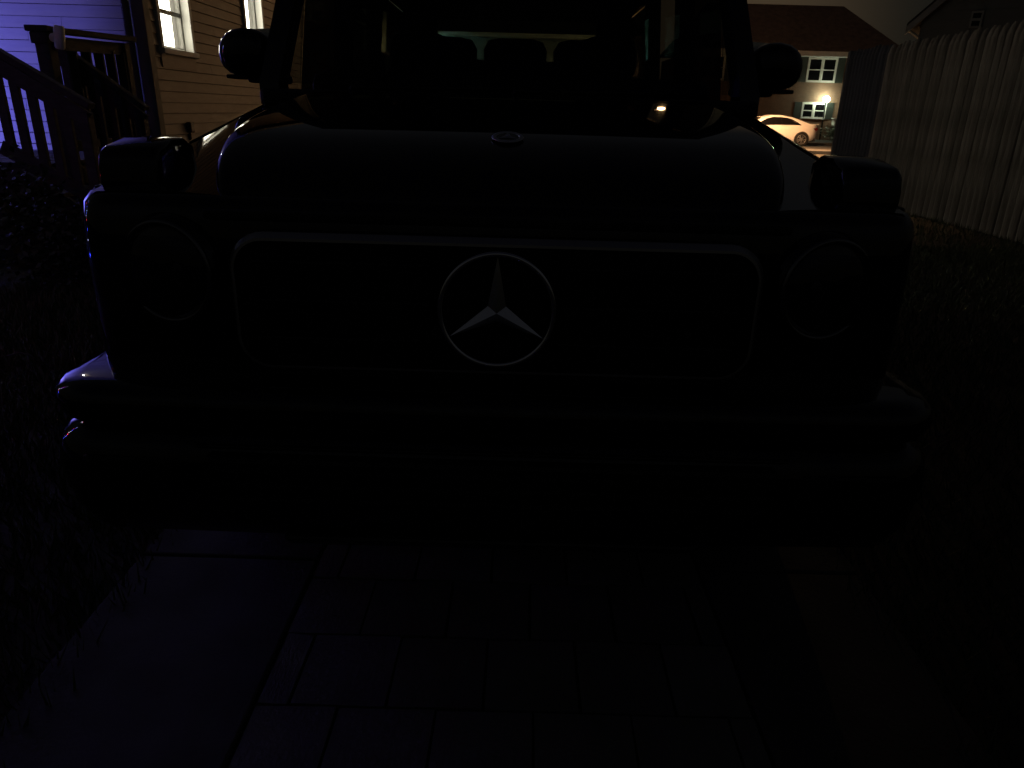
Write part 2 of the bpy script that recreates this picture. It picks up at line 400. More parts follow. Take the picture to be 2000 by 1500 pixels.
# ================================================================== deck and stairs
deck = thing('deck_stairs', (0, 0, 0), 0, 'dark wooden deck with slatted railing and short stairs against the purple-lit wall', 'deck')
DZ = .80; DX = -3.82
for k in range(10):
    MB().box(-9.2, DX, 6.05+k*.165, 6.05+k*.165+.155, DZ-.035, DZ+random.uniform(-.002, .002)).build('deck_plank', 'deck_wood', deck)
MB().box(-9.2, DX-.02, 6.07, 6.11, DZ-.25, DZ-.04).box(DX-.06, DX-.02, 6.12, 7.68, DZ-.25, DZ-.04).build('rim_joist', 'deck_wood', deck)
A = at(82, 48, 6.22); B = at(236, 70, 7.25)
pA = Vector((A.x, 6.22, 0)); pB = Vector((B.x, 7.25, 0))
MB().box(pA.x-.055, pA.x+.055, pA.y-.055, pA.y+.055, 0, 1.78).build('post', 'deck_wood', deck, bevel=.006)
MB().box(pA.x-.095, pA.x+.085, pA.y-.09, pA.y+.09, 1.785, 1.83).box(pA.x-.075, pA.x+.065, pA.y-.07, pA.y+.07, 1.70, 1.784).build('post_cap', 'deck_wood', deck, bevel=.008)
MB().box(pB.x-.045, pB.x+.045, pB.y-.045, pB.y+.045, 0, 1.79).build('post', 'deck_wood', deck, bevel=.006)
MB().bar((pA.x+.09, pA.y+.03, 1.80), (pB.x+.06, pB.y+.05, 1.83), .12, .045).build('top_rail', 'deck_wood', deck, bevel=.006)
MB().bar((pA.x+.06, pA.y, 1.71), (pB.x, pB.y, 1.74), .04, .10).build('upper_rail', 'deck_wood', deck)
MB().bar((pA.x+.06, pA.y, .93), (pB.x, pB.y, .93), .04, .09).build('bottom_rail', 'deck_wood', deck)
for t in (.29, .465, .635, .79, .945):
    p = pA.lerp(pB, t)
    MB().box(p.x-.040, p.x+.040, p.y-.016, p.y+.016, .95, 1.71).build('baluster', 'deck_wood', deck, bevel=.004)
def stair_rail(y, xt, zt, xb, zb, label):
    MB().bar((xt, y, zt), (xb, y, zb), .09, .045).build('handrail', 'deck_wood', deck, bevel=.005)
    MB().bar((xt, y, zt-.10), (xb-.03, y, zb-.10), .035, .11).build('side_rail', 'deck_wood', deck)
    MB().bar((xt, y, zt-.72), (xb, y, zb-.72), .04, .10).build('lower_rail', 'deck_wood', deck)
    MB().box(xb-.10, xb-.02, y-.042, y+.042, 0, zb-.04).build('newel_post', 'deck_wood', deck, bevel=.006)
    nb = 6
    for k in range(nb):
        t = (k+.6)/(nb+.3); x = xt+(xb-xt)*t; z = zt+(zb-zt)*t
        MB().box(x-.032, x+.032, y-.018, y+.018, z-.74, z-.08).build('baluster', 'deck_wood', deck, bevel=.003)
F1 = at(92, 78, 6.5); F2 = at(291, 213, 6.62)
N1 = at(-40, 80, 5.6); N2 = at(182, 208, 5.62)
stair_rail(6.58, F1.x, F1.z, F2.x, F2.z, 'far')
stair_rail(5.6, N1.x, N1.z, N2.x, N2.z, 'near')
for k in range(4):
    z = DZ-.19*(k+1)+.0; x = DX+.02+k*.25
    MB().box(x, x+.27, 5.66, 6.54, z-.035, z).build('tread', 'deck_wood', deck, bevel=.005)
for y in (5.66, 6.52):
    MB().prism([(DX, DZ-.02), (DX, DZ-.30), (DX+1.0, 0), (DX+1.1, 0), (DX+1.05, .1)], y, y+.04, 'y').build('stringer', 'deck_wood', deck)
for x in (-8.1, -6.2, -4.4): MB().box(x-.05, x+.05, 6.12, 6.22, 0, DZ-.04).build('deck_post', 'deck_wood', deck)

# security camera on the deck rail
sp = at(116, 73, 6.12)
scam = thing('security_camera', sp, 0, 'small white security camera mounted on the deck railing post', 'camera')
M = Matrix.Rotation(rad(8), 4, 'Y')
MB().lathe([(.001, .085), (.030, .085), (.038, .075), (.040, 0), (.036, -.07), (.028, -.085), (.001, -.086)], 20, M).build('camera_body', 'white_plastic', scam, smooth=True, angle=50)
MB().lathe([(.001, .012), (.032, .010), (.034, -.010), (.001, -.012)], 16, Matrix.Translation((-.075, .05, 0)) @ Matrix.Rotation(rad(90), 4, 'X')).build('mount_base', 'white_plastic', scam, smooth=True, angle=40)
MB().tube([(-.075, .045, 0), (-.05, .02, 0), (-.02, .0, 0)], .010, 8).build('mount_arm', 'white_plastic', scam, smooth=True)

# blue flood lamp standing on the deck, washing the wall (out of frame to the left)
bf = thing('blue_flood_lamp', (-8.5, 6.2, DZ), rad(-30), 'purple-blue flood lamp on a stand on the deck, lighting the white wall', 'lamp')
MB().tube([(0, 0, 0), (0, 0, .9)], .02, 8).build('stand', 'metal_dark', bf)
MB().box(-.16, .16, -.08, .0, .9, 1.16).build('lamp_housing', 'metal_dark', bf, bevel=.01)
MB().add([(-.14, .004, .92), (-.115, .004, .92), (-.115, .004, 1.14), (-.14, .004, 1.14)], [(0, 1, 2, 3)]).build('lamp_lens', 'blue_flood', bf)
MB().box(.150, .158, .0, .31, .80, 1.26).build('added_light_flap', 'metal_dark', bf)  # unseen flap added to keep the blue light off the fence

# porch flood on the wall above the deck, out of frame
pf = thing('wall_flood', (-5.9, HY-.03, 3.9), 0, 'white porch lamp high on the wall above the deck', 'lamp')
MB().box(-.06, .06, -.03, .0, -.08, .08).build('lamp_plate', 'metal_dark', pf, bevel=.008)
MB().tube([(0, -.03, 0), (0, -.12, .02), (0, -.14, -.02)], .015, 8).build('lamp_arm', 'metal_dark', pf)
MB().sphere((0, -.14, -.07), .05, 12, 8).build('lamp_bulb', 'white_flood', pf, smooth=True)

# string of coloured bulbs hung on a garden post (seen only in the car's paint)
post = thing('garden_post', (-4.6, 2.6, 0), 0, 'slim wooden garden post left of the lawn', 'post')
MB().box(-.045, .045, -.045, .045, 0, 2.7).build('post_shaft', 'deck_wood', post, bevel=.006)
MB().box(-.065, .065, -.065, .065, 2.702, 2.74).build('post_cap', 'deck_wood', post, bevel=.006)
sl = thing('string_light', (-4.6, 2.6, 0), 0, 'string of red, blue and white bulbs wound on the garden post', 'string light')
pts = []
for k in range(60):
    t = k/59; a = t*6*PI; pts.append((.075*math.cos(a), .075*math.sin(a), .35+2.2*t))
MB().tube(pts, .004, 5).build('cable', 'cable_green', sl)
bulb = MB().sphere((0, 0, 0), .015, 8, 6, (1, 1, 1.2)).mesh('bulb', True)
bms = {}
for k, nm in enumerate(('led_red', 'led_blue', 'led_white')):
    b2 = bulb.copy(); b2.materials.clear(); b2.materials.append(MATS[nm]); bms[nm] = b2
for k in range(2, 59, 5):
    x, y, z = pts[k]; nm = ('led_blue', 'led_white', 'led_blue', 'led_red', 'led_white')[(k//5) % 5]
    inst('bulb', bms[nm], nm, sl, (x*1.32, y*1.32, z))

# shrubs in front of the deck
def leafy(name, loc, rx, ry, rz, n, size, m, label, cat, group=None, seed=0, trunk=0):
    r = random.Random(seed); t = thing(name, loc, 0, label, cat, group)
    v, f = [], []
    cl = [(r.gauss(0, .5)*rx, r.gauss(0, .5)*ry, trunk+rz*(.35+.9*r.random())) for _ in range(max(6, n//180))]
    for _ in range(n):
        c = r.choice(cl); p = Vector((c[0]+r.gauss(0, .2)*rx, c[1]+r.gauss(0, .2)*ry, max(.02, c[2]+r.gauss(0, .2)*rz)))
        a = Vector((r.uniform(-1, 1), r.uniform(-1, 1), r.uniform(-.6, 1))).normalized(); b = a.orthogonal().normalized()
        L = size*r.uniform(.6, 1.3); i = len(v)
        v += [p, p+a*L*.5+b*L*.28, p+a*L, p+a*L*.5-b*L*.28]; f.append((i, i+1, i+2, i+3))
    MB().add(v, f).build('foliage', m, t)
    st = MB()
    for k in range(6):
        c = r.choice(cl); st.tube([(r.uniform(-.06, .06), r.uniform(-.06, .06), 0), (c[0]*.5, c[1]*.5, c[2]*.5), c], [.014+trunk*.03, .009+trunk*.015, .003], 5)
    st.build('stem', 'bark', t)
    return t
leafy('shrub', (-4.15, 4.9, 0), .75, .5, .60, 3600, .055, 'leaf_dark', 'low dark shrub at the left edge in front of the stair rail', 'shrub', seed=1)
leafy('shrub', (-3.05, 5.05, 0), .50, .35, .48, 2600, .05, 'leaf_dark', 'low dark shrub between the deck stairs and the black car', 'shrub', seed=2)
# a few fallen twigs on the left lawn
tw = MB().tube([at(20, 478, 4.4)*1.0, ], .003) if False else None
def twig(px, py, dx, dy, bend, label):
    a, f, u = ray(px, py); d = -CAM_H/u*f; p = at(px, py, d); p.z = .075
    o = MB().tube([(0, 0, 0), (dx*.35, dy*.35+bend, .02), (dx*.7, dy*.7+bend, .015), (dx, dy, -.01)], [.005, .0045, .0035, .002], 6).build('twig', 'bark', smooth=True)
    o.location = p; tag(o, label, 'twig', 'twigs on the lawn')
twig(40, 478, .55, -.25, .10, 'pale bent twig on the grass left of the car fender')
twig(20, 722, .20, -.06, .02, 'short twig on the grass left of the front bumper')

# ================================================================== fence on the right
FX = 6.0
def picket_mesh(seed):
    r = random.Random(seed); hw, dp = .062, .066; nsg = 7; H = 2.47
    prof = [(-math.cos(PI*k/(nsg-1))*hw, -math.sin(PI*k/(nsg-1))*dp) for k in range(nsg)]     # bulges towards -y (turned to -x later)
    rings = []
    for z, s, tw_ in ((0, 1, 0), (.8, 1+r.uniform(-.06, .06), 0), (1.6, 1+r.uniform(-.06, .06), 0), (H-.14, .97, 0), (H-.05, .62, 0), (H, .22, 0)):
        ox = r.uniform(-.006, .006)
        rings.append([Vector((x*s+ox, y*s, z)) for x, y in prof]+[Vector((hw*.9*s+ox, .012, z)), Vector((-hw*.9*s+ox, .012, z))])
    mb = MB().loft(rings, closed=True, cap=True)
    return mb.mesh('picket', False)
pms = [picket_mesh(k) for k in range(6)]; pmd = [picket_mesh(k+10) for k in range(3)]
fence = thing('stockade_fence', (FX, 12.72, 0), 0, 'tall weathered stockade fence of round pointed pickets on the right', 'fence')
y = 12.66
while y > 4.2:
    inst('picket', random.choice(pms), 'fence_wood', fence, (random.uniform(-.008, .008), y-12.72, random.uniform(-.016, .014)), (random.uniform(-.006, .006), random.uniform(-.006, .006), rad(-90)))
    y -= .141
for z in (.45, 1.3, 2.1): MB().box(.02, .08, 4.2-12.72, 0, z, z+.09).build('rail', 'fence_wood', fence)
for k in range(4): MB().box(.085, .185, -.1-k*2.4, 0-k*2.4, 0, 2.3).build('fence_post', 'fence_wood', fence)
fg = thing('fence_panel', (FX+.03, 12.86, 0), 0, 'fence panel with shade put into its dark bluish colour at the street end of the stockade fence', 'fence')
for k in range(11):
    inst('picket', random.choice(pmd), 'fence_shade', fg, (random.uniform(-.005, .005), k*.133, random.uniform(-.03, .02)+.03), (0, 0, rad(-90)), (.93, 1, 1))
for z in (.45, 1.3, 2.1): MB().box(.02, .08, -.05, 1.38, z, z+.09).build('rail', 'fence_shade', fg)
MB().box(-.06, .06, 1.39, 1.50, 0, 2.48).build('end_post', 'fence_shade', fg, bevel=.008)

# ================================================================== houses
def window_unit(parent, x0, x1, z0, z1, y, m='trim_white', pair=True, shutters=True, fw=.13):
    wd = MB().box(x0, x0+fw, y-.06, y, z0, z1).box(x1-fw, x1, y-.06, y, z0, z1).box(x0+fw, x1-fw, y-.058, y, z1-fw, z1).box(x0+fw, x1-fw, y-.058, y, z0, z0+fw).build('window', m, parent)
    xs = [(x0+fw, x1-fw)]
    if pair:
        xm = (x0+x1)/2; MB().box(xm-fw*.75, xm+fw*.75, y-.056, y, z0+fw, z1-fw).build('mullion', m, wd); xs = [(x0+fw, xm-fw*.75), (xm+fw*.75, x1-fw)]
    zm = (z0+z1)/2
    for a, b in xs:
        MB().box(a, b, y-.045, y, zm-.03, zm+.03).build('meeting_rail', m, wd)
        MB().box(a, b, y-.020, y-.012, zm+.032, z1-fw-.002).build('pane', 'car_glass_dark', wd)
        MB().box(a, b, y-.030, y-.022, z0+fw+.002, zm-.032).build('pane', 'car_glass_dark', wd)
    if shutters:
        for a, b in ((x0-.52, x0-.03), (x1+.03, x1+.52)): MB().box(a, b, y-.04, y, z0, z1).build('shutter', 'shutter', parent, bevel=.01)
    return wd
S = 52/46.0
def far(px, py): p = at(px, py, 52); return p
bh = thing('brick_house', (0, 52, 0), 0, 'two-storey brick house across the street behind the parked white car', 'house')
BX0, BX1 = 11.0, far(1668, 104).x+3.2
EZ = far(1580, 110).z
MB().box(BX0, BX1, 0, 9, 0, EZ).build('wall', 'brick', bh)
RZ = far(1600, 42).z+1.5
rx1 = far(1635, 42).x*1.06
MB().add([(BX0-.3, -.45, EZ+.30), (BX1+.3, -.45, EZ+.30), (BX1+.3, 9.4, EZ+.30), (BX0-.3, 9.4, EZ+.30), (BX0+2, 4.4, RZ), (rx1+.8, 4.4, RZ)],
         [(0, 1, 5, 4), (1, 2, 5), (2, 3, 4, 5), (3, 0, 4), (0, 3, 2, 1)]).build('roof', 'roof_brown', bh)
MB().box(BX0-.3, BX1+.3, -.46, -.40, EZ-.02, EZ+.29).box(BX0-.3, BX1+.3, -.40, -.002, EZ-.02, EZ+.02).build('fascia', 'trim_white', bh)
a, b = far(1577, 113), far(1632, 162)
window_unit(bh, a.x+.1, b.x-.1, b.z, EZ-.04, -.002)
a, b = far(1563, 199), far(1610, 233)
window_unit(bh, a.x+.15, b.x-.02, b.z, a.z, -.002)
window_unit(bh, BX0+.9, BX0+2.6, far(1577, 162).z, EZ-.04, -.002)
# star ornament
p = far(1537, 163)
st = MB()
for k in range(10):
    t = PI*k/10*2+.16; L = .62 if k % 2 == 0 else .42
    st.bar((0, 0, 0), (L*math.cos(t), 0, L*math.sin(t)), .03, .07, (0, 1, 0))
st.lathe([(.001, -.03), (.11, -.03), (.11, .03), (.001, .03)], 12, Matrix.Rotation(rad(90), 4, 'X'))
so = st.build('star_ornament', 'metal_dark'); so.location = (p.x, 51.93, p.z); tag(so, 'dark metal starburst ornament on the brick wall', 'ornament')
# air conditioner
p = far(1632, 239)
ac = thing('air_conditioner', (p.x, 51.75, 0), 0, 'small pale air conditioner unit on the brick wall above the hedge', 'air conditioner')
MB().box(-.28, .28, -.25, .24, p.z-.20, p.z+.22).build('unit_case', 'trim_white', ac, bevel=.02)
for k in range(5): MB().box(-.24, .24, -.262, -.252, p.z-.16+k*.07, p.z-.13+k*.07).build('grille_slat', 'trim_dark', ac)
MB().box(-.36, .36, -.30, .24, p.z+.225, p.z+.27).build('unit_top', 'trim_white', ac)
MB().box(-.2, -.12, -.2, .2, 0, p.z-.202).box(.12, .2, -.2, .2, 0, p.z-.202).build('unit_leg', 'metal_dark', ac)
p = far(1622, 254)
leafy('hedge', (p.x+.6, 50.9, 0), 1.7, .6, .62, 3200, .13, 'leaf_dark', 'clipped hedge in front of the brick house wall', 'hedge', seed=5)
leafy('hedge', (p.x-4.6, 50.9, 0), 1.6, .6, .75, 2400, .13, 'leaf_dark', 'hedge behind the hood of the white car', 'hedge', seed=6)
# post lamp
p = at(1614, 194, 51.5)
pl = thing('post_lamp', (p.x, 51.5, 0), 0, 'glowing globe lamp on a dark post beside the brick house window', 'lamp')
MB().tube([(0, 0, 0), (0, 0, p.z-.22)], .045, 10).build('post', 'metal_dark', pl, smooth=True)
MB().lathe([(.045, p.z-.24), (.12, p.z-.20), (.12, p.z-.17), (.05, p.z-.16)], 14).build('lamp_base', 'metal_dark', pl, smooth=True)
MB().sphere((0, 0, p.z), .20, 16, 10, (1.1, 1.1, 1)).build('lamp_globe', 'post_bulb', pl, smooth=True)
# neighbour house beyond the fence
p1 = at(1790, 38, 21)
ROT = rad(-34)
nh = thing('grey_house', (p1.x+.15, 21, 0), ROT, 'dark grey gabled house rising behind the stockade fence', 'house')
ez = p1.z; ncx = 4.0; sl_ = .98; nr = ez+sl_*ncx
MB().prism([(0, 0), (8, 0), (8, ez), (ncx, nr-.05), (0, ez)], 0, 9, 'y').build('wall', 'siding_grey', nh)
k = .20
MB().prism([(-.3, ez-.3*sl_+.02), (ncx, nr+.02), (8.3, ez-.3*sl_+.02), (8.3, ez-.3*sl_+k), (ncx, nr+k), (-.3, ez-.3*sl_+k)], -.25, 9.3, 'y').build('roof', 'roof_grey', nh)
MB().prism([(-.3, ez-.3*sl_-.08), (ncx, nr-.10), (ncx, nr+.12), (-.3, ez-.3*sl_+.12)], -.30, -.252, 'y').prism([(8.3, ez-.3*sl_-.08), (8.3, ez-.3*sl_+.12), (ncx, nr+.12), (ncx, nr-.10)], -.30, -.252, 'y').build('rake_board', 'siding_pale', nh)
MB().tube([(-.25, -.15, ez-.25), (.02, -.05, ez-.42), (.02, -.05, 0)], .04, 8).build('downpipe', 'siding_pale', nh, smooth=True)
for k in range(30):
    z0 = 1.2+k*.2
    if z0 > nr-.4: break
    x0 = .03 if z0 < ez-.2 else .03+(z0+.2-ez)/sl_
    x1 = 7.97 if z0 < ez-.2 else 7.97-(z0+.2-ez)/sl_
    MB().prism([(-.02, z0), (-.004, z0+.196), (-.001, z0+.196), (-.001, z0)], x0, x1, 'x').build('clapboard', 'siding_grey', nh)
inv = Matrix.Rotation(-ROT, 4, 'Z')
def onwall(px, py):       # where that line of sight meets the gable wall
    a, f, u = ray(px, py); d3 = inv @ Vector((a, f, u)); o3 = inv @ (Vector((0, 0, CAM_H))-Vector((p1.x+.15, 21, 0))); t = (-.05-o3.y)/d3.y
    return o3+d3*t
a_, b_ = onwall(1899, 22), onwall(1915, 54)
window_unit(nh, a_.x, b_.x, b_.z, a_.z, -.03, 'siding_pale', pair=False, shutters=False, fw=.04)
# pale garage seen through the car's rear window
ga = thing('pale_house', (0, 43, 0), 0, 'pale low house lit green-white, seen through the rear window of the black car', 'house')
q1, q2 = at(865, 66, 43), at(1110, 80, 43)
MB().box(-13, 6.5, 0, 8, 0, q1.z-.1).build('wall', 'siding_pale', ga)
for k in range(14):
    z = 1.2+k*.28
    if z < q1.z-.3: MB().prism([(-.03, z), (-.004, z+.27), (-.001, z+.27), (-.001, z)], -13, 6.5, 'x').build('clapboard', 'siding_pale', ga)
MB().box(-13.3, 6.9, -.5, -.44, q1.z-.12, q1.z+.10).build('gutter', 'trim_white', ga, bevel=.02)
MB().add([(-13.3, -.43, q1.z+.06), (6.9, -.43, q1.z+.06), (6.9, 8.4, q1.z+.06), (-13.3, 8.4, q1.z+.06), (-12, 3.9, q1.z+2.3), (5.5, 3.9, q1.z+2.3)], [(0, 1, 5, 4), (1, 2, 5), (2, 3, 4, 5), (3, 0, 4), (0, 3, 2, 1)]).build('roof', 'roof_grey', ga)
window_unit(ga, -9, -7.4, 1.1, 2.6, -.04)
window_unit(ga, 1.5, 3.1, 1.1, 2.6, -.04)
pb = thing('porch_lamp', (-4.6, 42.0, 3.6), 0, 'green-white porch lamp on the pale house behind the black car', 'lamp')
MB().tube([(0, .96, .1), (0, .3, .15), (0, 0, .12)], .02, 8).build('lamp_arm', 'metal_dark', pb)
MB().sphere((0, 0, 0), .11, 12, 8).build('lamp_globe', 'porch_bulb', pb, smooth=True)
# street lamp, hidden behind the cabin of the black car
SLX = 6.25
sp_ = thing('street_lamp', (SLX, 30.5, .13), 0, 'tall street lamp with orange sodium light on the near pavement', 'street lamp')
MB().tube([(0, 0, 0), (0, 0, 4), (0, 0, 7.4), (0, .3, 7.8), (0, 1.2, 7.94), (0, 2.2, 7.96)], [.09, .07, .055, .045, .04, .035], 10).build('pole', 'metal_dark', sp_, smooth=True)
MB().box(-.24, .24, 1.95, 2.95, 7.90, 8.02).box(-.24, -.21, 1.95, 2.95, 7.62, 7.90).box(.21, .24, 1.95, 2.95, 7.62, 7.90).box(-.21, .21, 1.95, 1.98, 7.62, 7.90).box(-.21, .21, 2.92, 2.95, 7.62, 7.90).build('lamp_head', 'metal_dark', sp_)
MB().add([(-.19, 2.05, 7.892), (.19, 2.05, 7.892), (.19, 2.85, 7.892), (-.19, 2.85, 7.892)], [(0, 1, 2, 3)]).build('lamp_lens', 'sodium', sp_)
MB().sphere((0, 2.45, 7.36), .17, 16, 12, (1, 1, 1.4)).build('added_glint_globe', 'sodium_dim', sp_, smooth=True)  # glowing globe added so the lamp shows mirrored in the hood
# warm flood under the eave of the grey house, hidden by its gable; it lights the clapboard wall
wf = thing('eave_flood', (0, 0, 0), 0, 'warm flood lamp under the eave of the grey house', 'lamp')
wf.matrix_world = Matrix.Translation((p1.x+.15, 21, 0)) @ Matrix.Rotation(ROT, 4, 'Z')
MB().box(-.10, -.0, 5.85, 6.15, 3.0, 3.3).build('lamp_housing', 'metal_dark', wf, bevel=.01)
MB().add([(-.103, 5.88, 3.03), (-.103, 6.12, 3.03), (-.103, 6.12, 3.27), (-.103, 5.88, 3.27)], [(0, 1, 2, 3)]).build('lamp_lens', 'warm_flood', wf)

# ================================================================== white sedan across the street
wc = thing('white_sedan', (15.0, 38.0, .008), 0, 'white sedan parked at the kerb across the street under orange light', 'car')
L = 4.55       # local: u = 0 at the tail (x=0) going to -x; near side at y=0, far side at y=1.78
top = [(0, .98), (.06, 1.03), (.35, 1.06), (.75, 1.20), (1.25, 1.36), (1.8, 1.445), (2.3, 1.44), (2.75, 1.34), (3.15, 1.13), (3.45, .98), (3.9, .93), (4.3, .82), (4.55, .62)]
belt = [(0, .93), (.4, .97), (1.2, .97), (2.6, .93), (3.2, .90), (3.9, .86), (4.3, .76), (4.55, .58)]
low = [(0, .42), (.12, .30), (.5, .22), (3.9, .20), (4.4, .24), (4.55, .36)]
wid = [(0, .66), (.08, .76), (.25, .85), (.8, .89), (3.5, .89), (4.1, .84), (4.4, .70), (4.55, .52)]
def sect(u):
    zt, zb, zl, hw = interp(top, u), interp(belt, u), interp(low, u), interp(wid, u)
    zt = max(zt, zb+.02); gh = zt-zb; tin = min(1, gh/.5)*.22
    half = [(hw*.93, zl), (hw*.99, zl+.15*(zb-zl)), (hw*1.0, zl+.55*(zb-zl)), (hw*.985, zl+.8*(zb-zl)), (hw*.95, zb), (hw*.95-tin*.45, zb+gh*.5), (hw*.93-tin, zb+gh*.88), (hw*.80-tin, zt-.01*tin), (hw*.4, zt+.012)]
    pts = [Vector((-u, .89-x, z)) for x, z in half]+[Vector((-u, .89+x, z)) for x, z in reversed(half)]
    return pts
us = [0, .03, .08, .18, .35, .55, .75, 1.0, 1.25, 1.5, 1.8, 2.05, 2.3, 2.55, 2.75, 2.95, 3.15, 3.3, 3.45, 3.7, 3.9, 4.1, 4.3, 4.42, 4.5, 4.55]
MB().loft([sect(u) for u in us], closed=True, cap=True).build('body', 'white_paint', wc, smooth=True, angle=35)
def side_pt(u, f, off=-.008):      # point on the near glasshouse, f: 0 belt .. 1 roof rail
    zt, zb, hw = interp(top, u), interp(belt, u), interp(wid, u); zt = max(zt, zb+.02); gh = zt-zb; tin = min(1, gh/.5)*.22
    half = [(hw*.95, zb), (hw*.95-tin*.45, zb+gh*.5), (hw*.93-tin, zb+gh*.88)]
    if f < .5: a, b, t = half[0], half[1], f/.5
    else: a, b, t = half[1], half[2], (f-.5)/.5
    return Vector((-u, .89-(a[0]+(b[0]-a[0])*t)+off, a[1]+(b[1]-a[1])*t))
def glass_patch(name, ul, far_side=False):
    rows = []
    for u, f0, f1 in ul: rows.append([side_pt(u, f0+(f1-f0)*k/4) for k in range(5)])
    if far_side: rows = [[Vector((p.x, 1.78-p.y, p.z)) for p in r] for r in rows]
    return MB().loft(rows, closed=False).build(name, 'car_glass_dark', wc, smooth=True)
for fs in (False, True):
    glass_patch('rear_side_window', [(.86, .10, .14), (1.05, .08, .50), (1.3, .08, .80), (1.5, .08, .90), (1.85, .08, .93)], fs)
    glass_patch('front_side_window', [(1.852, .08, .93), (2.3, .08, .92), (2.6, .09, .84), (2.85, .10, .62), (2.98, .12, .30)], fs)
def cross_patch(name, u0, u1, m, w0, w1):
    r = []
    for k in range(4):
        u = u0+(u1-u0)*k/3; wv = w0+(w1-w0)*k/3; r.append([Vector((-u, .89+wv*s, max(interp(top, u), interp(belt, u)+.02)+.022-.02*abs(s)**2)) for s in (-1, -.5, 0, .5, 1)])
    MB().loft(r, closed=False).build(name, m, wc, smooth=True)
cross_patch('rear_window', .55, 1.25, 'car_glass_dark', .56, .50); cross_patch('windscreen', 2.62, 3.28, 'car_glass_dark', .52, .62)
for s in (0, 1):
    y0, y1 = (.055, .35) if s == 0 else (1.43, 1.725)
    MB().add([(.004, y0+.05, .80), (.004, y1, .82), (-.02, y1, .90), (-.02, y0+.04, .90), (-.26, (y0-.062 if s == 0 else y1+.062), .86), (-.10, (y0-.012 if s == 0 else y1+.012), .74)], [(0, 1, 2, 3), (0, 3, 4, 5)]).build('tail_light', 'tail_red', wc)
MB().box(-.06, .10, .25, 1.53, 1.035, 1.065).build('spoiler', 'white_paint', wc, bevel=.012)
MB().box(-.5, -.03, -.0 + .12, 1.66, .24, .40).build('rear_valance', 'plastic_black', wc, bevel=.02)
for u in (.78, 3.5):
    for s in (0, 1):
        yy = -.004 if s == 0 else 1.784; sg = -1 if s == 0 else 1
        Mw = Matrix.Translation((-u, yy, .33)) @ Matrix.Rotation(rad(90) if s == 0 else rad(-90), 4, 'X')
        MB().disc(.375, -.004, 32, Mw).build('wheel_arch', 'plastic_black', wc)
        wh = MB().lathe([(.22, -.2), (.30, -.2), (.325, -.16), (.325, -.0), (.31, .02), (.235, .022), (.225, .005)], 32, Mw).build('wheel', 'rubber', wc, smooth=True, angle=40)
        rm = MB().torus(.222, .014, 32, 6, Mw @ Matrix.Translation((0, 0, .016))).lathe([(.001, .03), (.05, .03), (.06, .01)], 12, Mw)
        for k in range(10):
            t = 2*PI*k/10+(.16 if k % 2 else -.0); c, s2 = math.cos(t), math.sin(t)
            rm.add([Mw @ Vector(v) for v in ((.04*c-.014*s2, .04*s2+.014*c, .026), (.04*c+.014*s2, .04*s2-.014*c, .026), (.215*c+.018*s2, .215*s2-.018*c, .014), (.215*c-.018*s2, .215*s2+.018*c, .014))], [(0, 1, 2, 3)])
        rm.build('rim', 'alloy', wh)
        MB().disc(.218, -.02, 24, Mw).build('brake_disc', 'dark_alloy', wh)
MB().sphere((-2.88, -.07, 1.0), .10, 12, 8, (.8, 1.0, .62)).build('wing_mirror', 'white_paint', wc, smooth=True)
MB().sphere((-2.88, 1.85, 1.0), .10, 12, 8, (.8, 1.0, .62)).build('wing_mirror', 'white_paint', wc, smooth=True)
for u in (1.25, 2.15): MB().box(-u-.09, -u+.09, .018, .034, .84, .865).build('door_handle', 'white_paint', wc, bevel=.006)

# ================================================================== black off-roader
CX, CY = -.038, 1.48
g = thing('black_suv', (CX, CY, 0), 0, 'boxy black off-road car facing the camera with a round star badge', 'car')
BEL = [(0, 1.115), (.6, 1.205), (1.25, 1.315), (1.5, 1.335), (4.6, 1.36)]     # fender / belt line height along the length
def outline(hw, y0, y1, r, n=7, bow=.0):
    pts = [Vector((-hw, y1))]
    for k in range(n): t = PI/2*k/(n-1); pts.append(Vector((-hw+r-r*math.cos(t), y0+r-r*math.sin(t))))
    for k in range(1, 8): x = (-hw+r)+(2*hw-2*r)*k/8; pts.append(Vector((x, y0-bow*(1-(x/(hw-r))**2))))
    for k in range(n): t = PI/2*(1-k/(n-1)); pts.append(Vector((hw-r+r*math.cos(t), y0+r-r*math.sin(t))))
    pts.append(Vector((hw, y1))); return pts
def inset_loft(levels, base, r, bow=0., top_fn=None, cap_top=True):
    rings = []
    for z, ins, yb in levels:
        o = outline(base[0]-ins, base[1]+ins, yb, max(.01, r-ins*.5), bow=bow)
        rings.append([Vector((p.x, p.y, z if top_fn is None else top_fn(z, p.y))) for p in o])
    mb = MB().loft(rings, closed=False)
    if cap_top: mb.f.append(tuple(range(len(mb.v)-len(rings[-1]), len(mb.v))))
    return mb
def tf(z, y):      # upper levels follow the rising fender line
    k = max(0, (z-.70)/(1.115-.70)); return z+k*(interp(BEL, y)-1.115)
# front clip: fenders and nose panel, with wheel cut-outs left to the dark liners
front = inset_loft([(.62, .0, 1.28), (.80, 0, 1.28), (1.0, 0.0, 1.28), (1.06, .004, 1.28), (1.095, .010, 1.28), (1.110, .022, 1.28), (1.115, .040, 1.28)], (.892, .0), .075, .012, tf, cap_top=False)
ring = front.v[-23:]; 
front.build('front_body', 'car_black', g, smooth=True, angle=40)
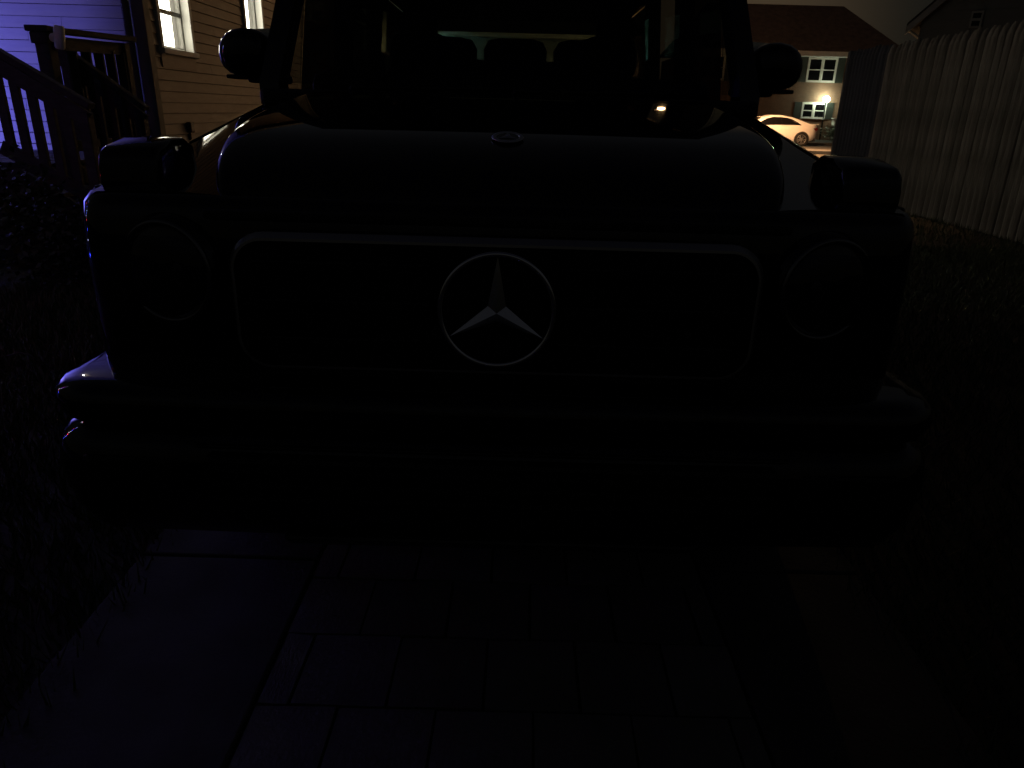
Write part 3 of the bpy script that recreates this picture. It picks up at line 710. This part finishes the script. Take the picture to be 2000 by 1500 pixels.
# fender top deck (flat shelf both sides of the hood)
for s in (-1, 1):
    rows = []
    for y in (.040, .2, .4, .7, 1.0, 1.28):
        rows.append([Vector((s*x, y, interp(BEL, y)-.001+.0055-.30*(x-.72)**2)) for x in (.854, .83, .80, .77, .74, .71, .68, .65, .60, .55)])
    MB().loft(rows, closed=False).build('fender_top', 'car_black', g, smooth=True)
# hood
HZ = [(.05, 1.075), (.065, 1.115), (.09, 1.148), (.13, 1.178), (.19, 1.208), (.27, 1.236), (.36, 1.258), (.47, 1.277), (.62, 1.296), (.85, 1.322), (1.08, 1.343), (1.26, 1.357)]
HWD = [(.05, .575), (.07, .595), (.10, .614), (.16, .634), (.27, .654), (.5, .670), (1.26, .70)]
hr = []
for y, z in HZ:
    hw = interp(HWD, y); zb = interp(BEL, y)-.02; h = z-zb; sec = []
    prof = [(1.0, 0), (1.0, .40), (.998, .70), (.990, .86), (.972, .95), (.940, .99), (.88, 1.0), (.6, 1.012), (.3, 1.02), (0, 1.023)]
    for a, b in prof: sec.append(Vector((-hw*a, y, zb+h*b)))
    for a, b in reversed(prof[:-1]): sec.append(Vector((hw*a, y, zb+h*b)))
    hr.append(sec)
hood = MB().loft(hr, closed=False).build('hood', 'car_black', g, smooth=True, angle=60)
sb = hood.modifiers.new('sub', 'SUBSURF'); sb.levels = 2; sb.render_levels = 2
def star_mb(R, r0, hgt, M):
    mb = MB()
    for k in range(3):
        t = PI/2+2*PI*k/3
        tip = M @ Vector((R*math.cos(t), R*math.sin(t), .0)); c = M @ Vector((0, 0, hgt))
        l = M @ Vector((r0*math.cos(t+PI/3), r0*math.sin(t+PI/3), 0)); r = M @ Vector((r0*math.cos(t-PI/3), r0*math.sin(t-PI/3), 0))
        mb.add([c, tip, l, r], [(0, 2, 1), (0, 1, 3)])
    return mb
# badge on the hood slope
slope = math.atan2(1.258-1.208, .36-.19)
Mb = Matrix.Translation((0.012, .272, 1.2415)) @ Matrix.Rotation(slope, 4, 'X')
bd = MB().disc(.036, .0015, 40, Mb).build('hood_badge', 'car_gloss_trim', hood)
MB().torus(.032, .0058, 40, 8, Mb @ Matrix.Diagonal((1, 1, .45, 1)) @ Matrix.Translation((0, 0, .003))).build('badge_ring', 'badge_satin', bd, smooth=True)
star_mb(.029, .0095, .003, Mb @ Matrix.Translation((0, 0, .0025))).build('badge_star', 'badge_satin', bd)
# nose panel strip above the grille
MB().box(-.60, .60, -.018, .06, 1.078, 1.098).build('hood_shut_line', 'plastic_black', g, bevel=.006)
# grille
def rrect(hw, hh, r, n=8, zc=.915):
    p = []
    for cx, cz, a0 in ((hw-r, hh-r, 0), (-hw+r, hh-r, 90), (-hw+r, -hh+r, 180), (hw-r, -hh+r, 270)):
        for k in range(n): t = rad(a0+90*k/(n-1)); p.append((cx+r*math.cos(t), zc+cz+r*math.sin(t)))
    return p
pts = rrect(.545, .146, .075)
gr = MB().prism(pts, -.045, -.006, 'y').build('grille', 'grille_black', g)
po, pi_, pn = rrect(.5455, .1465, .0755), rrect(.5355, .1365, .0655), rrect(.5300, .1310, .0600)
MB().loft([[Vector((x, yy, z)) for x, z in q+q[:1]] for q, yy in ((po, -.044), (pi_, -.062), (pn, -.0625))], closed=False).build('grille_border', 'border_satin', gr, smooth=True, angle=30)
for k in range(3):
    z = .835+k*.08
    for s in (-1, 1): MB().box(min(s*.13, s*.50), max(s*.13, s*.50), -.062, -.046, z-.014, z+.014).build('louvre', 'grille_black', gr, bevel=.006)
Ms = Matrix.Translation((.003, -.075, .918)) @ Matrix.Rotation(rad(90), 4, 'X')
em = MB().disc(.104, -.012, 48, Ms).build('star_emblem', 'grille_black', gr)
MB().torus(.1165, .0058, 72, 10, Ms).build('emblem_ring', 'chrome', em, smooth=True)
star_mb(.1135, .0215, .017, Ms).build('emblem_star', 'chrome', em)
MB().tube([(.003, -.045, .912), (.003, -.064, .912)], .03, 12).build('emblem_stem', 'grille_black', em)
# headlights
for s in (-1, 1):
    Mh = Matrix.Translation((s*.690, -.004, .965)) @ Matrix.Rotation(rad(-s*-14), 4, 'Z') @ Matrix.Rotation(rad(90), 4, 'X')
    hl = MB().lathe([(.122, -.03), (.122, -.004), (.112, .008), (.104, .006), (.100, -.02)], 40, Mh).build('headlight', 'car_gloss_trim', g, smooth=True, angle=50)
    MB().torus(.104, .007, 48, 8, Mh @ Matrix.Translation((0, 0, .008))).build('light_ring', 'ring_dark', hl, smooth=True)
    MB().lathe([(.098, .0), (.07, -.03), (.035, -.045), (.001, -.05)], 32, Mh).build('reflector_bowl', 'reflector', hl, smooth=True)
    MB().lathe([(.099, .006), (.08, .018), (.05, .026), (.001, .030)], 32, Mh).build('lens', 'glass', hl, smooth=True)
    MB().lathe([(.034, -.04), (.034, -.012), (.026, -.004), (.001, -.001)], 20, Mh).build('projector', 'dark_alloy', hl, smooth=True)
# turn signals on the fender tops
for s in (-1, 1):
    rows = []
    for y, hw, h in ((.10, .060, .010), (.102, .062, .050), (.110, .064, .070), (.128, .065, .078), (.20, .062, .080), (.28, .055, .070), (.34, .044, .045), (.37, .030, .015)):
        zb = interp(BEL, y)-.004; x0 = s*.80
        prof = [(-1, 0), (-1, .62), (-.97, .84), (-.90, .95), (-.78, 1.0), (0, 1.02), (.78, 1.0), (.90, .95), (.97, .84), (1, .62), (1, 0)]
        rows.append([Vector((x0+a*hw, y, zb+h*b)) for a, b in prof])
    ts = MB().loft(rows, closed=False).build('turn_signal', 'car_gloss_trim', g, smooth=True, angle=50)
    ts.data.polygons.foreach_set('use_smooth', [True]*len(ts.data.polygons))
    MB().box(s*.80-.045, s*.80+.045, .107, .113, 1.150, 1.178).build('signal_lens', 'car_glass_dark', ts, bevel=.004)
    MB().box(s*.80-.075, s*.80+.075, .09, .38, 1.112, 1.128).build('signal_foot', 'plastic_black', ts, bevel=.006)
# bumper
bm_ = inset_loft([(.37, .10, .40), (.40, .03, .40), (.46, .004, .40), (.56, -.008, .40), (.615, .002, .40), (.640, .022, .40), (.650, .040, .40), (.660, .040, .40), (.668, .014, .40), (.70, .004, .40), (.728, .010, .40), (.742, .026, .40), (.748, .06, .40)], (.965, -.135), .12, .012)
bmp = bm_.build('bumper', 'car_gloss_trim', g, smooth=True, angle=60)
MB().box(-.60, .60, -.168, -.12, .50, .615).build('lower_intake', 'grille_black', bmp, bevel=.012)
for k in range(3): MB().box(-.58, .58, -.176, -.169, .518+k*.033, .528+k*.033).build('intake_slat', 'plastic_black', bmp)
for s in (-1, 1): MB().box(s*.76-.11, s*.76+.11, -.145, -.10, .49, .60).build('side_intake', 'grille_black', bmp, bevel=.012)
MB().prism([(-.10, .365), (-.135, .40), (-.125, .41), (.25, .36), (.25, .33)], -.46, .46, 'x').build('skid_plate', 'dark_alloy', g, bevel=.008)
MB().box(-.62, .62, -.149, -.135, .6255, .6325).build('bumper_crease', 'car_gloss_trim', bmp, bevel=.002)
# wheel arch flares
def flare(s, yc):
    rows = []
    for k in range(15):
        t = rad(-12+204*k/14)
        c, sn = math.cos(t), math.sin(t)
        rr = []
        for xo, ro in ((.845, .46), (.935, .455), (.957, .465), (.962, .49), (.950, .525), (.915, .55), (.850, .56)):
            z = .42+min(sn*ro, .315+.02*(ro-.455)/.1); rr.append(Vector((s*xo, yc+c*ro*1.02, z)))
        rows.append(rr)
    MB().loft(rows, closed=False).build('fender_flare', 'car_gloss_trim', g, smooth=True)
for yc in (.83, 3.72):
    for s in (-1, 1):
        flare(s, yc)
        Mw = Matrix.Translation((s*.93, yc, .40)) @ Matrix.Rotation(rad(90*s), 4, 'Y')
        whl = MB().lathe([(.26, -.27), (.36, -.275), (.392, -.25), (.40, -.20), (.40, -.07), (.392, -.02), (.36, .0), (.27, -.005), (.26, -.02)], 40, Mw).build('wheel', 'rubber', g, smooth=True, angle=40)
        rm = MB().lathe([(.262, -.005), (.25, -.012), (.245, -.05), (.24, -.2)], 36, Mw).lathe([(.001, -.01), (.055, -.01), (.065, -.03)], 16, Mw)
        for k in range(5):
            t = 2*PI*k/5
            a, b = Vector((.05*math.cos(t), .05*math.sin(t), -.02)), Vector((.25*math.cos(t), .25*math.sin(t), -.03))
            rm.bar(Mw @ a, Mw @ b, .05, .02, Mw.to_3x3() @ Vector((0, 0, 1)))
        rm.build('rim', 'dark_alloy', whl)
        tr = []
        MB().box(min(s*.55, s*.66), max(s*.55, s*.66), yc-.44, yc+.44, .35, .80).build('wheel_liner', 'plastic_black', g)
# front sides below the fender between arches, doors
for s in (-1, 1):
    rows = []
    for z, x in ((.45, .84), (.55, .875), (.80, .885), (1.1, .882), (1.30, .865)):
        rows.append([Vector((s*x, y, min(z, interp(BEL, y)-.01))) for y in (1.29, 2.0, 2.38)])
    d1 = MB().loft(rows, closed=False).build('front_door', 'car_black', g, smooth=True)
    MB().box(min(s*.885, s*.91), max(s*.885, s*.91), 2.1, 2.3, 1.12, 1.15).build('door_handle', 'plastic_black', d1, bevel=.008)
    rows = []
    for z, x in ((.45, .84), (.55, .875), (.80, .885), (1.1, .882), (1.345, .865)):
        rows.append([Vector((s*x, y, min(z, interp(BEL, y)-.01))) for y in (2.39, 3.0, 3.24)])
    MB().loft(rows, closed=False).build('rear_door', 'car_black', g, smooth=True)
    rows = []
    for z, x in ((.72, .875), (.85, .885), (1.1, .882), (1.345, .865)):
        rows.append([Vector((s*x, y, z)) for y in (3.25, 4.0, 4.55)])
    MB().loft(rows, closed=False).build('rear_quarter', 'car_black', g, smooth=True)
    MB().box(min(s*.855, s*.90), max(s*.855, s*.90), 1.4, 3.2, .36, .45).build('side_step', 'plastic_black', g, bevel=.015)
    MB().box(min(s*.86, s*.91), max(s*.86, s*.91), 1.32, 3.2, .86, .93).build('rub_strip', 'plastic_black', g, bevel=.01)
MB().box(-.84, .84, .25, 4.5, .34, .48).build('underbody', 'plastic_black', g)
MB().box(-.55, .55, .05, 1.2, .48, 1.07).build('engine_bay', 'plastic_black', g)
# greenhouse
WB, WT = (1.27, 1.372), (1.66, 1.96)      # windscreen base and top (y, z)
XB, XT = .895, .845                         # side width at belt and roof
def wp(t, x): return Vector((x, WB[0]+(WT[0]-WB[0])*t, WB[1]+(WT[1]-WB[1])*t))
MB().add([wp(0, -.83), wp(0, .83), wp(1, .77), wp(1, -.77)], [(0, 1, 2, 3)]).build('windscreen', 'glass_car', g)
MB().box(-.86, .86, 1.15, 1.29, 1.30, 1.352).build('cowl', 'plastic_black', g, bevel=.015)
for x0, x1 in ((-.55, .02), (.02, .60)):
    a, b = Vector((x0+.05, 1.215, 1.362)), Vector((x1, 1.262, 1.372))
    wi = MB().tube([(x0, 1.20, 1.352), (x0, 1.212, 1.366), a, b], [.014, .012, .008, .005], 6).build('wiper', 'plastic_black', g, smooth=True)
for s in (-1, 1):
    ap = MB()
    q = [(XB, 1.24), (XB, 1.40), (XB-.13, 1.29), (XB-.12, 1.24)]
    rows = []
    for t in (0, .5, 1):
        xo = XB+(XT-XB)*t; yo = WB[0]+(WT[0]-WB[0])*t; z = WB[1]+(WT[1]-WB[1])*t
        rows.append([Vector((s*(xo), yo+.0, z)), Vector((s*xo, yo+.13, z)), Vector((s*(xo-.05), yo+.14, z)), Vector((s*(xo-.095), yo+.03, z)), Vector((s*(xo-.075), yo-.02, z))])
    rows.insert(0, [Vector((p.x, p.y, 1.30)) for p in rows[0]])
    ap.loft(rows, closed=True, cap=True).build('pillar', 'car_black', g, smooth=True, angle=40)
    for y0, y1 in ((2.34, 2.46), (3.22, 3.36), (4.38, 4.52)):
        MB().add([(s*XB, y0, 1.33), (s*XB, y1, 1.33), (s*XT, y1, 1.96), (s*XT, y0, 1.96), (s*(XB-.07), y0, 1.33), (s*(XB-.07), y1, 1.33), (s*(XT-.07), y1, 1.96), (s*(XT-.07), y0, 1.96)],
                 [(0, 1, 2, 3), (4, 7, 6, 5), (0, 3, 7, 4), (1, 5, 6, 2), (0, 4, 5, 1), (3, 2, 6, 7)]).build('pillar', 'car_black', g)
    def sg(y0, y1, m, nm, y0t=None):
        y0t = y0t or y0
        MB().add([(s*(XB-.02), y0, 1.33), (s*(XB-.02), y1, 1.33), (s*(XT-.02), y1, 1.945), (s*(XT-.02), y0t, 1.945)], [(0, 1, 2, 3)]).build(nm, m, g)
    sg(1.42, 1.70, 'glass_car', 'quarter_glass', 1.80); sg(1.705, 2.34, 'glass_dark', 'side_window', 1.805); sg(2.46, 3.22, 'glass_tint' if s > 0 else 'glass_dark', 'side_window'); sg(3.36, 4.38, 'glass_dark', 'side_window')
MB().box(-.845, .845, 1.64, 4.52, 1.948, 1.990).build('roof', 'car_black', g, bevel=.03)
MB().box(-.77, .77, 1.72, 4.48, 1.932, 1.944).build('headliner', 'interior', g)
MB().box(-.84, .84, 4.50, 4.56, .55, 1.66).box(-.80, -.60, 4.50, 4.55, 1.661, 1.945).box(.60, .80, 4.50, 4.55, 1.661, 1.945).build('tailgate', 'car_black', g)
MB().add([(-.60, 4.53, 1.66), (.60, 4.53, 1.66), (.60, 4.53, 1.945), (-.60, 4.53, 1.945)], [(0, 1, 2, 3)]).build('rear_window', 'glass_rear', g)
Msp = Matrix.Translation((0, 4.66, .98)) @ Matrix.Rotation(rad(-90), 4, 'X')
MB().lathe([(.001, -.09), (.36, -.09), (.385, -.06), (.385, .06), (.36, .09), (.001, .1)], 40, Msp).build('spare_wheel_cover', 'car_gloss_trim', g, smooth=True, angle=40)
MB().box(-.88, .88, 4.46, 4.66, .45, .60).build('rear_bumper', 'plastic_black', g, bevel=.02)
# cabin
MB().box(-.78, .78, 1.50, 1.80, .95, 1.43).build('dashboard', 'interior', g, bevel=.05)
MB().torus(.185, .016, 32, 8, Matrix.Translation((.37, 1.85, 1.33)) @ Matrix.Rotation(rad(65), 4, 'X')).build('steering_wheel', 'interior', g, smooth=True)
MB().box(-.84, .84, 1.3, 4.48, .482, .53).build('cabin_floor', 'interior', g)
for y, xs, zt in ((2.25, (-.46, .46), 1.38), (3.35, (-.44, 0, .44), 1.455)):
    for x in xs:
        hw = .26 if y < 3 else .21
        rows = []
        for z, yy, th, ww in ((.75, y-.05, .12, hw), (1.0, y, .13, hw), (1.2, y+.05, .11, hw*.96), (zt, y+.09, .09, hw*.8), (zt+.04, y+.10, .05, hw*.6)):
            rows.append([Vector((x+ww*c, yy+th*s_*.5, z)) for c, s_ in ((-1, -.6), (-.9, -1), (.9, -1), (1, -.6), (1, .6), (.9, 1), (-.9, 1), (-1, .6))])
        se = MB().loft(rows, closed=True, cap=True).build('seat', 'interior', g, smooth=True, angle=50)
        rows = []
        for z, ww in ((zt+.07 if y < 3 else zt-.03, .10 if y < 3 else .155), (zt+.10, .135), (zt+.20, .14), (zt+.25, .12), (zt+.265, .08)):
            ww *= 1.0 if y < 3 else 1.42
            rows.append([Vector((x+ww*c, y+.12+.05*s_, z)) for c, s_ in ((-1, -.6), (-.9, -1), (.9, -1), (1, -.6), (1, .6), (.9, 1), (-.9, 1), (-1, .6))])
        hd = MB().loft(rows, closed=True, cap=True)
        for dx in (-.05, .05): hd.tube([(x+dx, y+.11, zt), (x+dx, y+.12, zt+.09)], .006, 6)
        hd.build('headrest', 'interior', se, smooth=True, angle=50)
        MB().box(x-hw, x+hw, y-.52, y-.03, .62, .80).build('seat_cushion', 'interior', se, bevel=.04)
MB().box(-.11, .11, 1.60, 1.63, 1.80, 1.86).build('rear_view_mirror', 'interior', g, bevel=.01)
# door mirrors
for s in (-1, 1):
    rows = []
    for y, k in ((1.36, .55), (1.375, .82), (1.405, .97), (1.45, 1.0), (1.50, .98), (1.515, .92)):
        r = []
        for j in range(20):
            t = 2*PI*j/20; c, sn = math.cos(t), math.sin(t)
            ex = (abs(c)**.8)*(1 if c > 0 else -1); ez = (abs(sn)**.85)*(1 if sn > 0 else -1)
            xx = ex*.098; zz = ez*(.092 if sn > 0 else .078)
            if sn < 0 and c*s > 0: zz *= .95
            if sn > 0 and c > 0: zz *= (1-.12*abs(c))
            r.append(Vector((s*(.985+xx*k), y, 1.470+zz*k)))
        rows.append(r)
    dm = MB().loft(rows, closed=True, cap=True).build('door_mirror', 'car_gloss_trim', g, smooth=True, angle=55)
    MB().box(min(s*.84, s*.99), max(s*.84, s*.99), 1.42, 1.50, 1.374, 1.404).build('mirror_foot', 'plastic_black', dm, bevel=.01)
    MB().box(min(s*.975, s*1.055), max(s*.975, s*1.055), 1.385, 1.50, 1.386, 1.400).build('mirror_lip', 'plastic_black', dm, bevel=.004)
    MB().add([(s*.90, 1.517, 1.41), (s*1.07, 1.517, 1.42), (s*1.07, 1.517, 1.56), (s*.90, 1.517, 1.57)], [(0, 1, 2, 3)]).build('mirror_glass', 'chrome', dm)
